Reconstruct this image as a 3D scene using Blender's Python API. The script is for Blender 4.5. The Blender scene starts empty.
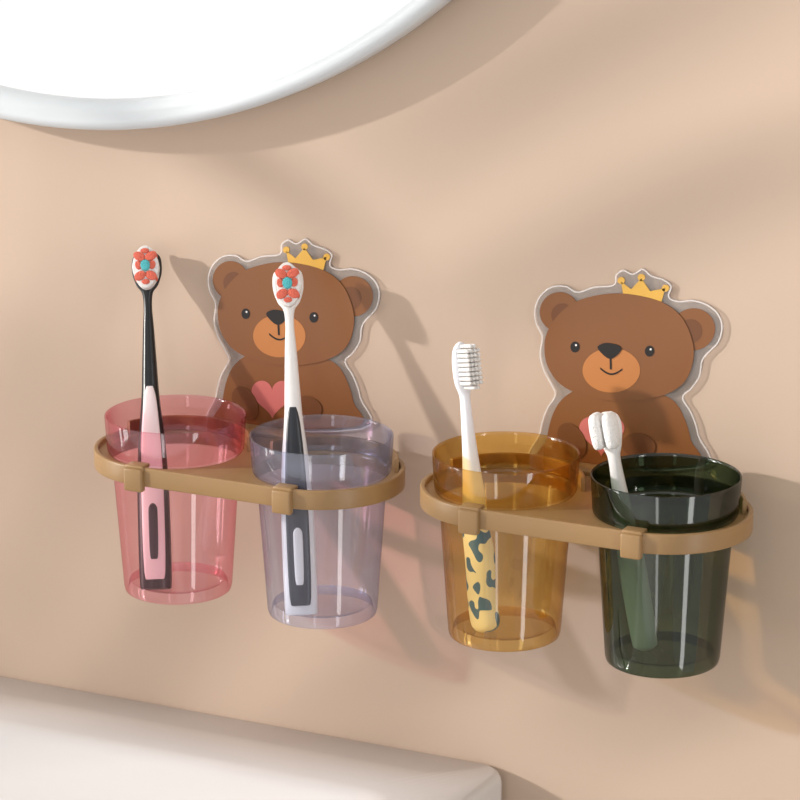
import bpy, bmesh, math
from mathutils import Vector, Matrix
sc=bpy.context.scene
try:
    sc.view_settings.view_transform='Standard'
except Exception: pass
COL=sc.collection
def lin(c):
    return tuple(((v/255)/12.92 if v/255<=.04045 else ((v/255+.055)/1.055)**2.4) for v in c)+(1,)
def newmat(n):
    m=bpy.data.materials.new(n);m.use_nodes=True;return m
def pbr(n,rgb,rough=.4,spec=.5,coat=0,metal=0,bump=0,bscale=200,sss=0):
    m=newmat(n);nt=m.node_tree;b=nt.nodes['Principled BSDF']
    b.inputs['Base Color'].default_value=lin(rgb);b.inputs['Roughness'].default_value=rough
    b.inputs['Specular IOR Level'].default_value=spec;b.inputs['Coat Weight'].default_value=coat;b.inputs['Metallic'].default_value=metal
    if bump:
        t=nt.nodes.new('ShaderNodeTexNoise');t.inputs['Scale'].default_value=bscale
        tc=nt.nodes.new('ShaderNodeTexCoord');nt.links.new(tc.outputs['Object'],t.inputs['Vector'])
        bp=nt.nodes.new('ShaderNodeBump');bp.inputs['Strength'].default_value=bump;bp.inputs['Distance'].default_value=.001
        nt.links.new(t.outputs['Fac'],bp.inputs['Height']);nt.links.new(bp.outputs['Normal'],b.inputs['Normal'])
    return m
def clearplastic(n,face,edge,milk=(255,255,255),milkf=.05,gloss=.6,rough=.04,base=.075):
    """thin clear plastic: tinted transmission (denser at grazing angles), gloss rising at grazing angles"""
    m=newmat(n);nt=m.node_tree;N=nt.nodes;L=nt.links
    out=N['Material Output'];N.remove(N['Principled BSDF'])
    lw=N.new('ShaderNodeLayerWeight');lw.inputs['Blend'].default_value=.5
    mx=N.new('ShaderNodeMix');mx.data_type='RGBA'
    mx.inputs['A'].default_value=face+(1,);mx.inputs['B'].default_value=edge+(1,)
    pw=N.new('ShaderNodeMath');pw.operation='POWER';pw.inputs[1].default_value=2.4
    L.new(lw.outputs['Facing'],pw.inputs[0]);L.new(pw.outputs[0],mx.inputs['Factor'])
    tr=N.new('ShaderNodeBsdfTransparent');L.new(mx.outputs['Result'],tr.inputs['Color'])
    df=N.new('ShaderNodeBsdfDiffuse');df.inputs['Color'].default_value=lin(milk)
    m1=N.new('ShaderNodeMixShader');m1.inputs[0].default_value=milkf
    L.new(tr.outputs[0],m1.inputs[1]);L.new(df.outputs[0],m1.inputs[2])
    gl=N.new('ShaderNodeBsdfGlossy');gl.inputs['Roughness'].default_value=rough
    p5=N.new('ShaderNodeMath');p5.operation='POWER';p5.inputs[1].default_value=4.5;L.new(lw.outputs['Facing'],p5.inputs[0])
    ml=N.new('ShaderNodeMath');ml.operation='MULTIPLY_ADD';ml.inputs[1].default_value=gloss;ml.inputs[2].default_value=base
    L.new(p5.outputs[0],ml.inputs[0])
    m2=N.new('ShaderNodeMixShader');L.new(ml.outputs[0],m2.inputs[0])
    L.new(m1.outputs[0],m2.inputs[1]);L.new(gl.outputs[0],m2.inputs[2]);L.new(m2.outputs[0],out.inputs['Surface'])
    return m
def obj(name,verts,faces,mat,smooth=True,parent=None,loc=None,auto=None):
    me=bpy.data.meshes.new(name);me.from_pydata([tuple(v) for v in verts],[],faces);me.validate()
    bm=bmesh.new();bm.from_mesh(me);bmesh.ops.recalc_face_normals(bm,faces=bm.faces);bm.to_mesh(me);bm.free()
    for q in me.polygons:q.use_smooth=smooth
    if mat:me.materials.append(mat)
    o=bpy.data.objects.new(name,me);COL.objects.link(o)
    if parent:o.parent=parent
    if loc:o.location=loc
    if auto is not None:
        try:me.set_sharp_from_angle(angle=math.radians(auto))
        except Exception:pass
    return o
def empty(name,loc=(0,0,0)):
    e=bpy.data.objects.new(name,None);e.location=loc;e.empty_display_size=.02;COL.objects.link(e);return e
def lathe(name,prof,mat,n=96,axis='Z',parent=None,loc=None,auto=40):
    V=[];Fc=[]
    for (r,z) in prof:
        for i in range(n):
            t=2*math.pi*i/n
            if axis=='Z':V.append((r*math.cos(t),r*math.sin(t),z))
            else:V.append((r*math.cos(t),-z,r*math.sin(t)))
    for j in range(len(prof)-1):
        for i in range(n):
            k=(i+1)%n;Fc.append((j*n+i,j*n+k,(j+1)*n+k,(j+1)*n+i))
    return obj(name,V,Fc,mat,parent=parent,loc=loc,auto=auto)
def curveshape(name,loops,depth,mat,bevel=0,parent=None,loc=None,upright=True,yoff=0,bres=2):
    """filled planar outline(s) extruded; first loop outer, others holes"""
    cu=bpy.data.curves.new(name,'CURVE');cu.dimensions='2D';cu.fill_mode='BOTH'
    for lp in loops:
        s=cu.splines.new('POLY');s.points.add(len(lp)-1)
        for i,q in enumerate(lp):s.points[i].co=(q[0],q[1],0,1)
        s.use_cyclic_u=True
    cu.extrude=max(depth/2-bevel,1e-6);cu.bevel_depth=bevel;cu.bevel_resolution=bres
    cu.offset=-bevel
    t=bpy.data.objects.new('tmp',cu);COL.objects.link(t)
    dg=bpy.context.evaluated_depsgraph_get();me=bpy.data.meshes.new_from_object(t.evaluated_get(dg))
    bpy.data.objects.remove(t);bpy.data.curves.remove(cu)
    bm=bmesh.new();bm.from_mesh(me);bmesh.ops.remove_doubles(bm,verts=bm.verts,dist=1e-6)
    bmesh.ops.recalc_face_normals(bm,faces=bm.faces);bm.to_mesh(me);bm.free()
    for v in me.vertices:
        x,y,z=v.co
        z+=depth/2
        v.co=(x,-z+yoff,y) if upright else (x,y,z)
    me.name=name;me.materials.clear();me.materials.append(mat)
    for q in me.polygons:q.use_smooth=True
    try:me.set_sharp_from_angle(angle=math.radians(35))
    except Exception:pass
    o=bpy.data.objects.new(name,me);COL.objects.link(o)
    if parent:o.parent=parent
    if loc:o.location=loc
    return o
def smoothloop(pts,k=6):
    n=len(pts);R=[]
    for i in range(n):
        a,b,c,d=[Vector(pts[(i+j)%n]) for j in (-1,0,1,2)]
        for s in range(k):
            t=s/k
            R.append(tuple(.5*((2*b)+(c-a)*t+(2*a-5*b+4*c-d)*t*t+(3*b-a-3*c+d)*t**3)))
    return R
def inset(lp,d):
    n=len(lp);A=sum(lp[i][0]*lp[(i+1)%n][1]-lp[(i+1)%n][0]*lp[i][1] for i in range(n))
    s=1 if A>0 else -1;R=[]
    for i in range(n):
        t=(Vector(lp[(i+1)%n])-Vector(lp[i-1])).normalized();R.append((lp[i][0]-t.y*d*s,lp[i][1]+t.x*d*s))
    return R
def ell(cx,cy,rx,ry,n=40,rot=0):
    R=[]
    for i in range(n):
        t=2*math.pi*i/n;x=rx*math.cos(t);y=ry*math.sin(t)
        R.append((cx+x*math.cos(rot)-y*math.sin(rot),cy+x*math.sin(rot)+y*math.cos(rot)))
    return R
def rbox(name,cx,cy,cz,sx,sy,sz,b,mat,parent=None,seg=3):
    bm=bmesh.new();bmesh.ops.create_cube(bm,size=1)
    for v in bm.verts:v.co=Vector((v.co.x*sx,v.co.y*sy,v.co.z*sz))
    bmesh.ops.bevel(bm,geom=bm.edges[:],offset=b,segments=seg,profile=.5,affect='EDGES')
    for v in bm.verts:v.co+=Vector((cx,cy,cz))
    me=bpy.data.meshes.new(name);bm.to_mesh(me);bm.free();me.materials.append(mat)
    for q in me.polygons:q.use_smooth=True
    o=bpy.data.objects.new(name,me);COL.objects.link(o)
    if parent:o.parent=parent
    return o

# ---------------------------------------------------------------- materials
def wallmat():
    m=newmat('wall_paint');nt=m.node_tree;b=nt.nodes['Principled BSDF']
    tc=nt.nodes.new('ShaderNodeTexCoord');n1=nt.nodes.new('ShaderNodeTexNoise');n1.inputs['Scale'].default_value=2.5
    nt.links.new(tc.outputs['Object'],n1.inputs['Vector'])
    mx=nt.nodes.new('ShaderNodeMix');mx.data_type='RGBA';mx.inputs['A'].default_value=(.505,.380,.292,1);mx.inputs['B'].default_value=(.525,.398,.308,1)
    nt.links.new(n1.outputs['Fac'],mx.inputs['Factor']);nt.links.new(mx.outputs['Result'],b.inputs['Base Color'])
    b.inputs['Roughness'].default_value=.7;b.inputs['Specular IOR Level'].default_value=.2
    n2=nt.nodes.new('ShaderNodeTexNoise');n2.inputs['Scale'].default_value=400;nt.links.new(tc.outputs['Object'],n2.inputs['Vector'])
    bp=nt.nodes.new('ShaderNodeBump');bp.inputs['Strength'].default_value=.05;bp.inputs['Distance'].default_value=.0005
    nt.links.new(n2.outputs['Fac'],bp.inputs['Height']);nt.links.new(bp.outputs['Normal'],b.inputs['Normal'])
    return m
M_wall=wallmat()
M_floor=pbr('floor_tile',(185,178,168),.4,bump=.1,bscale=30)
M_ceram=pbr('white_ceramic',(210,206,204),.15,.5,coat=.2)
M_frame=pbr('mirror_frame_paint',(204,208,211),.3)
M_mirror=pbr('mirror_glass',(252,252,252),.01,metal=1)
M_tan=pbr('caramel_plastic',(148,116,77),.36,.45,bump=.03,bscale=300)
M_black=pbr('black_plastic',(24,25,27),.28,.5)
M_slate=pbr('charcoal_plastic',(38,40,46),.3,.5)
M_white=pbr('white_plastic',(230,226,223),.3,.5)
M_pinkw=pbr('pinkish_white_plastic',(238,224,224),.3,.5)
M_coral=pbr('coral_bristle',(226,112,92),.7,.2,bump=1,bscale=1500)
M_cyan=pbr('cyan_bristle',(90,188,194),.7,.2,bump=1,bscale=1500)
M_wbr=pbr('white_bristle',(236,233,230),.7,.2,bump=.8,bscale=1500)
M_brown=pbr('bear_print_brown',(126,79,43),.35)
M_brown2=pbr('bear_print_dark_brown',(106,64,35),.35)
M_muz=pbr('bear_print_orange',(182,116,62),.35)
M_ink=pbr('bear_print_black',(22,16,14),.3)
M_gold=pbr('crown_print_gold',(212,164,72),.35)
M_heart=pbr('heart_print_pink',(196,108,102),.35)
M_leaf=pbr('plant_leaf',(60,98,48),.5)
M_pot=pbr('terracotta_pot',(150,92,66),.8)
M_soil=pbr('soil',(50,36,26),.95)
M_plate=clearplastic('acrylic_panel',(1,.99,.99),(.96,.95,.95),(245,236,232),.13,.6,.1,.05)
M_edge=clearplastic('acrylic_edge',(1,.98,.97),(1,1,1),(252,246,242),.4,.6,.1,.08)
M_pink=clearplastic('pink_clear_plastic',(1,.79,.83),(.90,.36,.45),(245,170,180),.035)
M_lav=clearplastic('lavender_clear_plastic',(.89,.91,.99),(.48,.49,.64),(208,210,230),.06)
M_amb=clearplastic('amber_clear_plastic',(.96,.81,.48),(.60,.34,.06),(210,162,78),.04)
M_grn=clearplastic('dark_green_clear_plastic',(.30,.37,.28),(.05,.08,.05),(60,74,52),.05)
def kidmat():
    m=newmat('cream_spotted_plastic');nt=m.node_tree;b=nt.nodes['Principled BSDF'];L=nt.links
    tc=nt.nodes.new('ShaderNodeTexCoord');n=nt.nodes.new('ShaderNodeTexNoise');n.inputs['Scale'].default_value=135;n.inputs['Detail'].default_value=0
    L.new(tc.outputs['Object'],n.inputs['Vector'])
    g=nt.nodes.new('ShaderNodeMath');g.operation='GREATER_THAN';g.inputs[1].default_value=.56;L.new(n.outputs['Fac'],g.inputs[0])
    sp=nt.nodes.new('ShaderNodeSeparateXYZ');L.new(tc.outputs['Object'],sp.inputs[0])
    lt=nt.nodes.new('ShaderNodeMath');lt.operation='LESS_THAN';lt.inputs[1].default_value=.054;L.new(sp.outputs['Z'],lt.inputs[0])
    mu=nt.nodes.new('ShaderNodeMath');mu.operation='MULTIPLY';L.new(g.outputs[0],mu.inputs[0]);L.new(lt.outputs[0],mu.inputs[1])
    mx=nt.nodes.new('ShaderNodeMix');mx.data_type='RGBA';mx.inputs['A'].default_value=lin((238,238,244));mx.inputs['B'].default_value=lin((40,104,185))
    L.new(mu.outputs[0],mx.inputs['Factor']);L.new(mx.outputs['Result'],b.inputs['Base Color']);b.inputs['Roughness'].default_value=.35
    return m
M_kid=kidmat()

# ---------------------------------------------------------------- room
obj('wall_back',[(-1.6,0,0),(1.6,0,0),(1.6,0,2.5),(-1.6,0,2.5),(-1.6,.1,0),(1.6,.1,0),(1.6,.1,2.5),(-1.6,.1,2.5)],
    [(0,1,2,3),(4,5,6,7),(0,1,5,4),(1,2,6,5),(2,3,7,6),(3,0,4,7)],M_wall,smooth=False)
obj('floor',[(-1.6,-2.2,-.05),(1.6,-2.2,-.05),(1.6,.1,-.05),(-1.6,.1,-.05),(-1.6,-2.2,0),(1.6,-2.2,0),(1.6,.1,0),(-1.6,.1,0)],
    [(0,1,2,3),(4,5,6,7),(0,1,5,4),(1,2,6,5),(2,3,7,6),(3,0,4,7)],M_floor,smooth=False)

# ---------------------------------------------------------------- round mirror
R=.353
mir=empty('round_wall_mirror',(-.196,0,1.686))
prof=[(R-.006,0),(R-.001,.002),(R,.006),(R,.020),(R-.0012,.0235),(R-.004,.025),(R-.006,.0253),(R-.0075,.0243),(R-.0095,.0243),(R-.012,.0235),(R-.0148,.0205),(R-.0155,.017),(R-.0155,.012)]
lathe('frame_ring',prof,M_frame,n=256,axis='Y',parent=mir,auto=50)
V=[(0,-.014,0)]+[((R-.013)*math.cos(2*math.pi*i/256),-.014,(R-.013)*math.sin(2*math.pi*i/256)) for i in range(256)]
V+=[(v[0],-.001,v[2]) for v in V]
Fc=[(0,1+i,1+(i+1)%256) for i in range(256)]+[(257,258+i,258+(i+1)%256) for i in range(256)]+[(1+i,1+(i+1)%256,258+(i+1)%256,258+i) for i in range(256)]
obj('glass',V,Fc,M_mirror,smooth=False,parent=mir)

# ---------------------------------------------------------------- sink
def rrect(x0,x1,y0,y1,r,z,n=8):
    P=[]
    for cx,cy,a0 in [(x1-r,y1-r,0),(x0+r,y1-r,90),(x0+r,y0+r,180),(x1-r,y0+r,270)]:
        for i in range(n+1):
            t=math.radians(a0+90*i/n);P.append((cx+r*math.cos(t),cy+r*math.sin(t),z))
    return P
def ringstack(name,rings,mat,parent=None,auto=60):
    V=[q for r_ in rings for q in r_];n=len(rings[0])
    Fc=[(j*n+i,j*n+(i+1)%n,(j+1)*n+(i+1)%n,(j+1)*n+i) for j in range(len(rings)-1) for i in range(n)]
    Fc+=[tuple(range(n)),tuple((len(rings)-1)*n+i for i in range(n))]
    return obj(name,V,Fc,mat,auto=auto,parent=parent)
SX0,SX1,SY0,SY1,SZ=-.56,.0655,-.44,-.0005,1.0030
sink=empty('bathroom_sink',(0,0,0))
rings=[]
for ins,z in [(.03,-.16),(.012,-.15),(.004,-.12),(.0,-.03),(0,-.006),(.0006,-.0032),(.002,-.001),(.0045,0)]:
    rings.append(rrect(SX0+ins,SX1-ins,SY0+ins,SY1-ins*.3,.012,SZ+z))
rings.append(rrect(SX0+.030,SX1-.030,SY0+.030,SY1-.058,.03,SZ+.0))
for ins,z in [(.034,-.0015),(.040,-.006),(.046,-.02),(.06,-.09),(.10,-.115),(.19,-.122)]:
    rings.append(rrect(SX0+ins,SX1-ins,SY0+ins,SY1-.028-ins,.03,SZ+z))
ringstack('basin',rings,M_ceram,sink)
ringstack('pedestal',[rrect(-.36,-.14,-.30,-.02,.05,z) if z>.1 else rrect(-.38,-.12,-.32,-.015,.05,z) for z in (0,.03,.12,.5,.855)],M_ceram,sink)

# ---------------------------------------------------------------- bear cup holder
def bp(px,py):
    dx=px-609;dy=py-354
    return (dx/1821.,(-dy+.123*dx)/1948.)
def L(pts):return [bp(*q) for q in pts]
def heart(cx,cy,s):
    R_=[]
    for i in range(48):
        t=2*math.pi*i/48
        x=16*math.sin(t)**3;y=13*math.cos(t)-5*math.cos(2*t)-2*math.cos(3*t)-math.cos(4*t)
        R_.append((cx+x*s/16,cy-y*s/16))
    return R_
CUPD=.0436
def sweep(name,path,prof,mat,parent,loc):
    """path: list of (x,y,nx,ny); prof: closed list of (outward,z)"""
    V=[];n=len(prof);m=len(path)
    for (x,y,nx,ny) in path:
        for (o,z) in prof:V.append((x+nx*o,y+ny*o,z))
    Fc=[(i*n+j,i*n+(j+1)%n,((i+1)%m)*n+(j+1)%n,((i+1)%m)*n+j) for i in range(m) for j in range(n)]
    return obj(name,V,Fc,mat,parent=parent,loc=loc,auto=50)
def bear_holder(cx,zc):
    h=empty('wall_mounted_toothbrush_cup_holder',(cx,0,zc))
    ox=-.0090;oz=1.2397-1.195
    def put(nm,loops,d,mat,y,bev=0):
        return curveshape(nm,loops,d,mat,bevel=bev,parent=h,loc=(ox,y,oz))
    outline=smoothloop(L([(531,313),(536,298),(548,288),(563,287),(575,293),(592,288),(611,286),(613,276),(621,271),(630,275),(640,270),(649,277),(661,281),(669,288),(667,299),(677,303),(690,302),(705,307),(716,317),(720,331),(716,346),(706,357),(701,365),(699,380),(691,393),(683,402),(692,418),(699,440),(700,475),(538,475),(538,440),(544,417),(553,401),(549,390),(541,375),(537,358),(539,340),(533,327)]),5)
    put('acrylic_panel',[outline],.0020,M_plate,0,.0005)
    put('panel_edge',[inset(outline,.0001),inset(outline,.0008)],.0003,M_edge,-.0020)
    put('ear_left',[L(ell(557,314,20,20.5))],.0002,M_brown,-.00205)
    put('ear_right',[L(ell(691,332,21.5,21.5))],.0002,M_brown,-.00205)
    put('inner_ear_left',[L(ell(560,317,11,12))],.0001,M_brown2,-.00226)
    put('inner_ear_right',[L(ell(688,334,12,12.5))],.0001,M_brown2,-.00226)
    put('body',[smoothloop(L([(600,385),(575,395),(560,406),(551,423),(546,447),(546,472),(692,472),(691,445),(684,422),(673,405),(652,395),(625,387)]),5)],.0002,M_brown,-.00205)
    put('crown',[L([(619,283),(629,291),(639,280),(648,293),(663,290),(658,309),(640,306),(622,301)])],.0003,M_gold,-.0022)
    for i,(x,y) in enumerate([(619,282),(639,279),(663,290)]):
        put('crown_ball_%d'%(i+1),[L(ell(x,y,3.6,3.6,16))],.0003,M_gold,-.0022)
    put('head',[smoothloop(L([(543,357),(544,339),(553,321),(569,306),(590,298),(615,295),(640,298),(664,306),(681,321),(691,344),(692,364),(685,384),(669,397),(645,404),(615,406),(585,401),(561,390),(548,374)]),6)],.0003,M_brown,-.0025)
    put('muzzle',[L(ell(611,374,29,23))],.0001,M_muz,-.00285)
    put('nose',[smoothloop(L([(597,350),(603,346),(610,346),(618,348),(621,352),(617,358),(610,362),(603,358)]),4)],.0003,M_ink,-.003)
    put('mouth_line',[L([(609.2,360),(611,360),(611.6,373),(609.8,373)])],.0002,M_ink,-.003)
    sm=[(600+i*2.2,371+5.5*math.sin(math.pi*i/10)+.1*i) for i in range(11)]
    put('smile',[L(sm+[(x,y+1.8) for x,y in reversed(sm)])],.0002,M_ink,-.003)
    for nm,x,y in [('eye_left',574,350),('eye_right',649,354)]:
        put(nm,[L(ell(x,y,4.6,5.6,24))],.0002,M_ink,-.00285)
        put(nm+'_glint',[L(ell(x+1.2,y-2,1.0,1.1,12))],.0001,M_white,-.0031)
    put('heart',[L(heart(602,440,23))],.0002,M_heart,-.0023)
    put('paw_left',[L(ell(572,448,13,20,30,-.5))],.0002,M_brown2,-.0026)
    put('paw_right',[L(ell(640,452,17,13,30,.2))],.0002,M_brown2,-.0026)
    # tray
    Y=-.054;RO=.0435;hx=CUPD
    path=[]
    for i in range(49):
        t=-math.pi/2+math.pi*i/48;path.append((hx+RO*math.cos(t),RO*math.sin(t),math.cos(t),math.sin(t)))
    for i in range(1,12):path.append((hx-2*hx*i/12,RO,0,1))
    for i in range(49):
        t=math.pi/2+math.pi*i/48;path.append((-hx+RO*math.cos(t),RO*math.sin(t),math.cos(t),math.sin(t)))
    for i in range(1,12):path.append((-hx+2*hx*i/12,-RO,0,-1))
    zt=-.0272
    pl=[(x-nx*.0015,y-ny*.0015) for x,y,nx,ny in path]
    curveshape('tray_plate',[pl,ell(-hx,0,.0356,.0356,72),ell(hx,0,.0356,.0356,72)],.0075,M_tan,parent=h,loc=(0,Y,zt),upright=False)
    pr=[]
    for cx_,cz_,a0 in [(-.0007,.0091,0),(-.0019,.0091,90),(-.0019,.0002,180),(-.0007,.0002,270)]:
        for i in range(4):
            t=math.radians(a0+30*i);pr.append((cx_+.0007*math.cos(t),cz_+.0007*math.sin(t)))
    sweep('tray_lip',path,pr,M_tan,h,(0,Y,zt))
    for s,nm in ((-1,'back_guard_left'),(1,'back_guard_right')):
        pts=[]
        for i in range(31):
            t=math.radians(20+140*i/30);pts.append((.0402*math.cos(t),.0402*math.sin(t)))
        for i in range(31):
            t=math.radians(160-140*i/30);pts.append((.0381*math.cos(t),.0381*math.sin(t)))
        curveshape(nm,[pts],.0150,M_tan,bevel=.0006,parent=h,loc=(s*hx,Y,zt),upright=False)
    rbox('wall_bracket',0,-.0085,zt+.004,.07,.0128,.013,.0015,M_tan,parent=h)
    for s,nm in ((-1,'clip_left'),(1,'clip_right')):
        rbox(nm,s*hx,Y-RO-.0005,zt+.0030,.0108,.0045,.0125,.0011,M_tan,parent=h)
        rbox(nm+'_top',s*hx,Y-RO+.003,zt+.0096,.0108,.008,.0022,.0008,M_tan,parent=h)
    return h
bear_holder(-.0626,1.193)
bear_holder(.1297,1.1973)

# ---------------------------------------------------------------- cups
def cup(x,zr,mat):
    H=.0975
    p=[(.0004,.0046),(.018,.0044),(.0245,.0050),(.0258,.0060),(.0264,.0046),(.0268,.0006),(.0276,0),(.0284,.0006),(.0290,.003)]
    p+=[(.0290+(.0342-.0290)*t/8,.003+(.0763-.003)*t/8) for t in range(1,9)]
    p+=[(.0346,.0773),(.0358,.0779),(.0363,.0787),(.0366,.0815),(.0371,.0895),(.0375,.0963),(.03745,.0972),(.0369,.0975),(.0363,.0971),(.0361,.0960),(.0357,.0895),(.0352,.0815),(.0346,.0785)]
    return lathe('toothbrush_cup',p,mat,n=128,loc=(x,-.054,zr-H),auto=50)
cup(-.0626-CUPD,1.193,M_pink)
cup(-.0626+CUPD,1.193,M_lav)
cup(.1297-CUPD,1.1973,M_amb)
cup(.1297+CUPD,1.1973,M_grn)

# ---------------------------------------------------------------- toothbrushes
def loft(name,secs,mat,parent,n=28,e=2.4):
    """secs: (z,hw,ht,xo,yo) superellipse sections along Z"""
    S=[];m=len(secs)
    for i in range(m-1):
        a_=Vector(secs[max(i-1,0)]);b_=Vector(secs[i]);c_=Vector(secs[i+1]);d_=Vector(secs[min(i+2,m-1)])
        for s in range(4):
            t=s/4;v=.5*((2*b_)+(c_-a_)*t+(2*a_-5*b_+4*c_-d_)*t*t+(3*b_-a_-3*c_+d_)*t**3);S.append(v)
    S.append(Vector(secs[-1]))
    V=[];Fc=[]
    for (z,hw,ht,xo,yo) in S:
        hw=max(hw,.0001);ht=max(ht,.0001)
        for i in range(n):
            t=2*math.pi*i/n;c=math.cos(t);s_=math.sin(t)
            V.append((xo+hw*math.copysign(abs(c)**(2/e),c),yo+ht*math.copysign(abs(s_)**(2/e),s_),z))
    k=len(S)
    for j in range(k-1):
        for i in range(n):Fc.append((j*n+i,j*n+(i+1)%n,(j+1)*n+(i+1)%n,(j+1)*n+i))
    Fc.append(tuple(range(n)));Fc.append(tuple((k-1)*n+i for i in range(n)))
    return obj(name,V,Fc,mat,parent=parent,auto=60)
def brush(B,T,front):
    e=empty('toothbrush');B=Vector(B);T=Vector(T)
    Z=(T-B).normalized();f_=Vector(front);f_=(f_-Z*f_.dot(Z)).normalized();Yv=-f_;X=Yv.cross(Z)
    M=Matrix((X,Yv,Z)).transposed().to_4x4();M.translation=B;e.matrix_world=M
    return e,(T-B).length
def tufts(parent,z0,z1,hw,ylow,yhi,rows,cols,r=.00105):
    V=[];Fc=[]
    for j in range(rows):
        for i in range(cols):
            u=(i+.5)/cols*2-1;v=(j+.5)/rows*2-1
            if abs(u)**2.5+abs(v)**2.5>1.15:continue
            x=u*hw;z=(z0+z1)/2+v*(z1-z0)/2
            b0=len(V);n=10
            for (yy,rr) in ((ylow,r*.9),(yhi*.9+ylow*.1,r),(yhi,r*.7)):
                for k in range(n):
                    t=2*math.pi*k/n;V.append((x+rr*math.cos(t),yy,z+rr*math.sin(t)))
            for s in range(2):
                for k in range(n):Fc.append((b0+s*n+k,b0+s*n+(k+1)%n,b0+(s+1)*n+(k+1)%n,b0+(s+1)*n+k))
            Fc.append(tuple(b0+2*n+k for k in range(n)))
    obj('bristles',V,Fc,M_wbr,parent=parent)
def adult(B,T,front,body,neck,ins,slot,rim):
    e,Ln=brush(B,T,front)
    hL=.0245
    zc=Ln*.60
    loft('handle',[(0,.0045,.003,0,0),(.0012,.0072,.005,0,0),(.005,.0086,.0058,0,0),(.05,.0086,.006,0,0),(zc*.7,.0074,.006,0,0),(zc*.9,.0052,.0052,0,0),(zc,.0044,.0045,0,0)],body,e)
    loft('neck',[(zc-.001,.0045,.0046,0,0),(zc+.01,.0040,.0042,0,0),(zc+.03,.0030,.0032,0,0),(Ln-hL-.008,.0023,.0026,0,0),(Ln-hL,.0030,.0025,0,0),(Ln-hL+.004,.0058,.0024,0,.0002),(Ln-hL*.55,.0080,.0024,0,.0003),(Ln-hL*.25,.0078,.0024,0,.0003),(Ln-.003,.0056,.0022,0,.0003),(Ln,.0012,.0012,0,.0003)],neck,e)
    loft('grip_insert',[(.006,.0030,.001,0,-.0052),(.009,.0056,.0016,0,-.0053),(.05,.0060,.0017,0,-.0053),(zc*.7,.0052,.0017,0,-.0051),(zc*.9,.0036,.0016,0,-.0044),(zc-.002,.0020,.001,0,-.0038)],ins,e)
    loft('grip_slot',[(.016,.0006,.0006,0,-.0068),(.018,.0022,.0008,0,-.0068),(.040,.0025,.0008,0,-.0068),(.044,.0020,.0008,0,-.0068),(.0455,.0006,.0006,0,-.0068)],slot,e)
    loft('head_plate',[(Ln-hL+.003,.002,.0008,0,-.0024),(Ln-hL+.006,.0058,.001,0,-.0026),(Ln-hL*.5,.0070,.001,0,-.0026),(Ln-.006,.0060,.001,0,-.0026),(Ln-.002,.002,.0008,0,-.0024)],rim,e)
    zm=Ln-.0118
    def blk(nm,loop,d,mat):curveshape(nm,[loop],d,mat,bevel=.0005,parent=e,loc=(0,-.002,zm),bres=1)
    blk('bristles_outer',[(x*(1-.12*abs(y/.0115)),y) for x,y in ell(0,0,.0072,.0116,48)],.0078,M_wbr)
    k=0
    for x,y,rx,ry,ro in [(-.0031,.0056,.0034,.0024,-.5),(.0031,.0056,.0034,.0024,.5),(0,.0086,.0024,.0014,0),(-.0037,.0008,.0018,.0024,.2),(.0037,.0008,.0018,.0024,-.2),(-.0030,-.0050,.0033,.0024,.5),(.0030,-.0050,.0033,.0024,-.5),(0,-.0083,.0022,.0014,0)]:
        k+=1;blk('bristle_tuft_%d'%k,ell(x,y,rx,ry,20,ro),.0088,M_coral)
    blk('bristles_centre',ell(0,.0006,.0026,.0030,24),.0094,M_cyan)
    return e
camd=(.42,-.86,.2)
adult((-.1090,-.073,1.1000),(-.1490,-.0075,1.2685),camd,M_black,M_black,M_pinkw,M_slate,M_wbr)
adult((-.0203,-.0755,1.1000),(-.0552,-.022,1.2732),camd,M_white,M_white,M_slate,M_white,M_wbr)
e,Ln=brush((.0812,-.066,1.1040),(.0559,-.045,1.2493),(.88,-.42,.05))
loft('handle',[(0,.003,.003,0,0),(.0015,.0052,.0062,0,0),(.006,.0062,.0085,0,0),(.02,.0062,.0080,0,.001),(.038,.0062,.0088,0,-.0005),(.055,.0058,.0074,0,.001),(.072,.0050,.0058,0,0),(.085,.0042,.0044,0,0),(.10,.0034,.0032,0,0),(Ln-.030,.0026,.0026,0,0),(Ln-.026,.0034,.0024,0,0),(Ln-.020,.0056,.0024,0,0),(Ln-.010,.0060,.0024,0,0),(Ln-.003,.0044,.0022,0,0),(Ln,.001,.001,0,0)],M_kid,e)
tufts(e,Ln-.0245,Ln-.001,.0046,-.002,-.0105,10,4,r=.0011)
e,Ln=brush((.1660,-.058,1.1055),(.1424,-.058,1.2267),(-.05,-.95,.25))
loft('handle',[(0,.003,.003,0,0),(.0015,.0055,.004,0,0),(.006,.0066,.005,0,0),(.04,.0070,.0052,0,0),(.065,.0052,.0046,0,0),(.085,.0036,.0036,0,0),(Ln-.024,.0030,.0030,0,0),(Ln-.018,.0048,.0028,0,0),(Ln-.008,.0068,.0028,0,0),(Ln-.002,.0056,.0026,0,0),(Ln,.002,.001,0,0)],M_white,e)
for s in (-1,1):
    loft('bristle_block_%s'%('left' if s<0 else 'right'),[(Ln-.0170,.0014,.003,s*.0036,-.006),(Ln-.0155,.0028,.0048,s*.0036,-.006),(Ln-.008,.0035,.0052,s*.0037,-.006),(Ln-.0010,.0030,.0050,s*.0036,-.006),(Ln+.0010,.0012,.003,s*.0036,-.006)],M_wbr,e)

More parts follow.
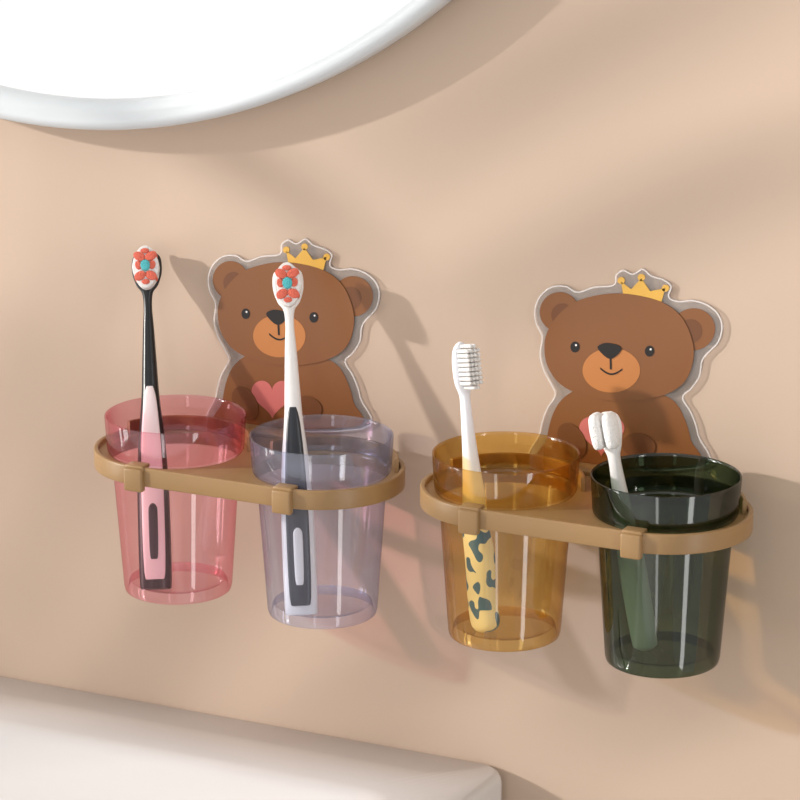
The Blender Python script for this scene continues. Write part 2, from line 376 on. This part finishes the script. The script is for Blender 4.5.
# ---------------------------------------------------------------- added plant, out of frame left, its leaves set to dapple the wall
SD=Vector((1.7,1,-.62))
T0=.60
plant=empty('potted_plant',(0,0,0))
PX,PY=-1.30,-.62
lathe('pot',[(.001,.0),(.12,.0),(.13,.01),(.17,.30),(.18,.305),(.18,.33),(.165,.33),(.16,.30)],M_pot,n=48,parent=plant,loc=(PX,PY,0))
lathe('soil',[(.0005,.30),(.162,.30)],M_soil,n=48,parent=plant,loc=(PX,PY,0))
def tube(name,pts,r,mat,parent):
    V=[];Fc=[];n=8
    for i,q in enumerate(pts):
        q=Vector(q);d=(Vector(pts[min(i+1,len(pts)-1)])-Vector(pts[max(i-1,0)])).normalized()
        s=d.cross(Vector((0,1,0.01))).normalized();u=s.cross(d)
        for k in range(n):
            t=2*math.pi*k/n;V.append(q+s*r*math.cos(t)+u*r*math.sin(t))
    for i in range(len(pts)-1):
        for k in range(n):Fc.append((i*n+k,i*n+(k+1)%n,(i+1)*n+(k+1)%n,(i+1)*n+k))
    obj(name,V,Fc,mat,parent=parent)
tube('trunk',[(PX,PY,.29),(PX+.01,PY,.6),(PX-.01,PY,.9),(PX,PY,1.25)],.014,M_pot,plant)
leaves=[(.150,1.300,.28,.022,28),(.115,1.385,.32,.026,30),(-.185,1.112,.24,.017,54),(-.235,1.165,.22,.015,52),(-.120,1.052,.24,.018,48),(.200,1.070,.24,.019,28),(.03,1.045,.20,.015,36),(-.09,1.31,.20,.016,-24)]  # placed back along the sun direction so their shade bands the wall
for k,(wx,wz,ln,hw,ang) in enumerate(leaves):
    c=Vector((wx,0,wz))-SD*(T0+.02*((k%3)-1));d=Vector((math.cos(math.radians(ang)),0,math.sin(math.radians(ang))));nrm=Vector((-d.z,0,d.x))
    V=[];Fc=[];m=14
    for i in range(m+1):
        t=i/m;w=hw*max(0,math.sin(math.pi*t))**.7;q=c+d*(t-.5)*ln+nrm*(.010*math.sin(math.pi*t))
        V+=[q-nrm*w+Vector((0,.004,0)),q,q+nrm*w+Vector((0,.004,0))]
    for i in range(m):
        for j in range(2):Fc.append((i*3+j,i*3+j+1,i*3+j+4,i*3+j+3))
    obj('leaf_%d'%(k+1),V,Fc,M_leaf,parent=plant)
    b=c-d*ln*.5;s=Vector((PX,PY,1.24))
    tube('leaf_stem_%d'%(k+1),[s,s.lerp(b,.35)+Vector((0,0,.03)),s.lerp(b,.7)+Vector((0,0,.02)),b],.0025,M_leaf,plant)

# ---------------------------------------------------------------- light
sun=bpy.data.lights.new('sun','SUN');sun.energy=3.1;sun.angle=math.radians(1.8);sun.color=(1,.955,.90)
so=bpy.data.objects.new('sun',sun);COL.objects.link(so);so.location=(-1.5,-1.2,2)
so.rotation_euler=SD.to_track_quat('-Z','Y').to_euler()
w=bpy.data.worlds.new('world');sc.world=w;w.use_nodes=True
nt=w.node_tree;bg=nt.nodes['Background'];LK=nt.links
tc=nt.nodes.new('ShaderNodeTexCoord')
acc=None
def smooth(src,lo,hi,st):
    mr=nt.nodes.new('ShaderNodeMapRange');mr.interpolation_type='SMOOTHSTEP'
    mr.inputs['From Min'].default_value=lo;mr.inputs['From Max'].default_value=hi;mr.inputs['To Max'].default_value=st
    LK.new(src,mr.inputs['Value']);return mr.outputs['Result']
def addacc(s):
    global acc
    ad=nt.nodes.new('ShaderNodeMath');ad.operation='ADD'
    if acc is None:ad.inputs[1].default_value=.56
    else:LK.new(acc,ad.inputs[1])
    LK.new(s,ad.inputs[0]);acc=ad.outputs[0]
def lobe(d,lo,hi,st):
    dp=nt.nodes.new('ShaderNodeVectorMath');dp.operation='DOT_PRODUCT';dp.inputs[1].default_value=Vector(d).normalized()
    LK.new(tc.outputs['Generated'],dp.inputs[0]);addacc(smooth(dp.outputs['Value'],lo,hi,st))
def strip(d,deg,st):
    """tall window seen as a vertical bright strip at one azimuth"""
    fl=nt.nodes.new('ShaderNodeVectorMath');fl.operation='MULTIPLY';fl.inputs[1].default_value=(1,1,0);LK.new(tc.outputs['Generated'],fl.inputs[0])
    no=nt.nodes.new('ShaderNodeVectorMath');no.operation='NORMALIZE';LK.new(fl.outputs['Vector'],no.inputs[0])
    dp=nt.nodes.new('ShaderNodeVectorMath');dp.operation='DOT_PRODUCT';dp.inputs[1].default_value=Vector(d).normalized();LK.new(no.outputs['Vector'],dp.inputs[0])
    a1=smooth(dp.outputs['Value'],math.cos(math.radians(deg+1)),math.cos(math.radians(deg-1)),st)
    sp=nt.nodes.new('ShaderNodeSeparateXYZ');LK.new(tc.outputs['Generated'],sp.inputs[0])
    ab=nt.nodes.new('ShaderNodeMath');ab.operation='ABSOLUTE';LK.new(sp.outputs['Z'],ab.inputs[0])
    mz=nt.nodes.new('ShaderNodeMath');mz.operation='LESS_THAN';mz.inputs[1].default_value=.6;LK.new(ab.outputs[0],mz.inputs[0])
    mu=nt.nodes.new('ShaderNodeMath');mu.operation='MULTIPLY';LK.new(a1,mu.inputs[0]);LK.new(mz.outputs[0],mu.inputs[1]);addacc(mu.outputs[0])
lobe((-.42,-.86,-.28),.75,.95,.52)      # added glow in the world so the mirror reads white
strip((-.86,-.50,0),5,6.0)              # added bright strip on the left for cup highlights
strip((-.93,-.30,0),2,6.0)  # narrower strip added beside it for a second highlight
strip((.86,-.46,0),4,5.0)               # added bright strip on the right, also for the cups
strip((.15,-1,0),2,3.0)  # thin strip added opposite the wall for reflections
lobe((-.1,-.45,.9),.85,.95,.35)         # added overhead glow in the world for reflections
LK.new(acc,bg.inputs['Strength'])
bg.inputs['Color'].default_value=(1,.988,.972,1)

cam=bpy.data.cameras.new('camera');cam.lens=157.5;cam.sensor_width=36;cam.clip_start=.05
co=bpy.data.objects.new('camera',cam);COL.objects.link(co);co.location=(.7817,-1.6027,1.7113)
a=math.radians(26);p=math.radians(16)
f_=Vector((-math.sin(a)*math.cos(p),math.cos(a)*math.cos(p),-math.sin(p)))
co.rotation_euler=f_.to_track_quat('-Z','Y').to_euler()
sc.camera=co
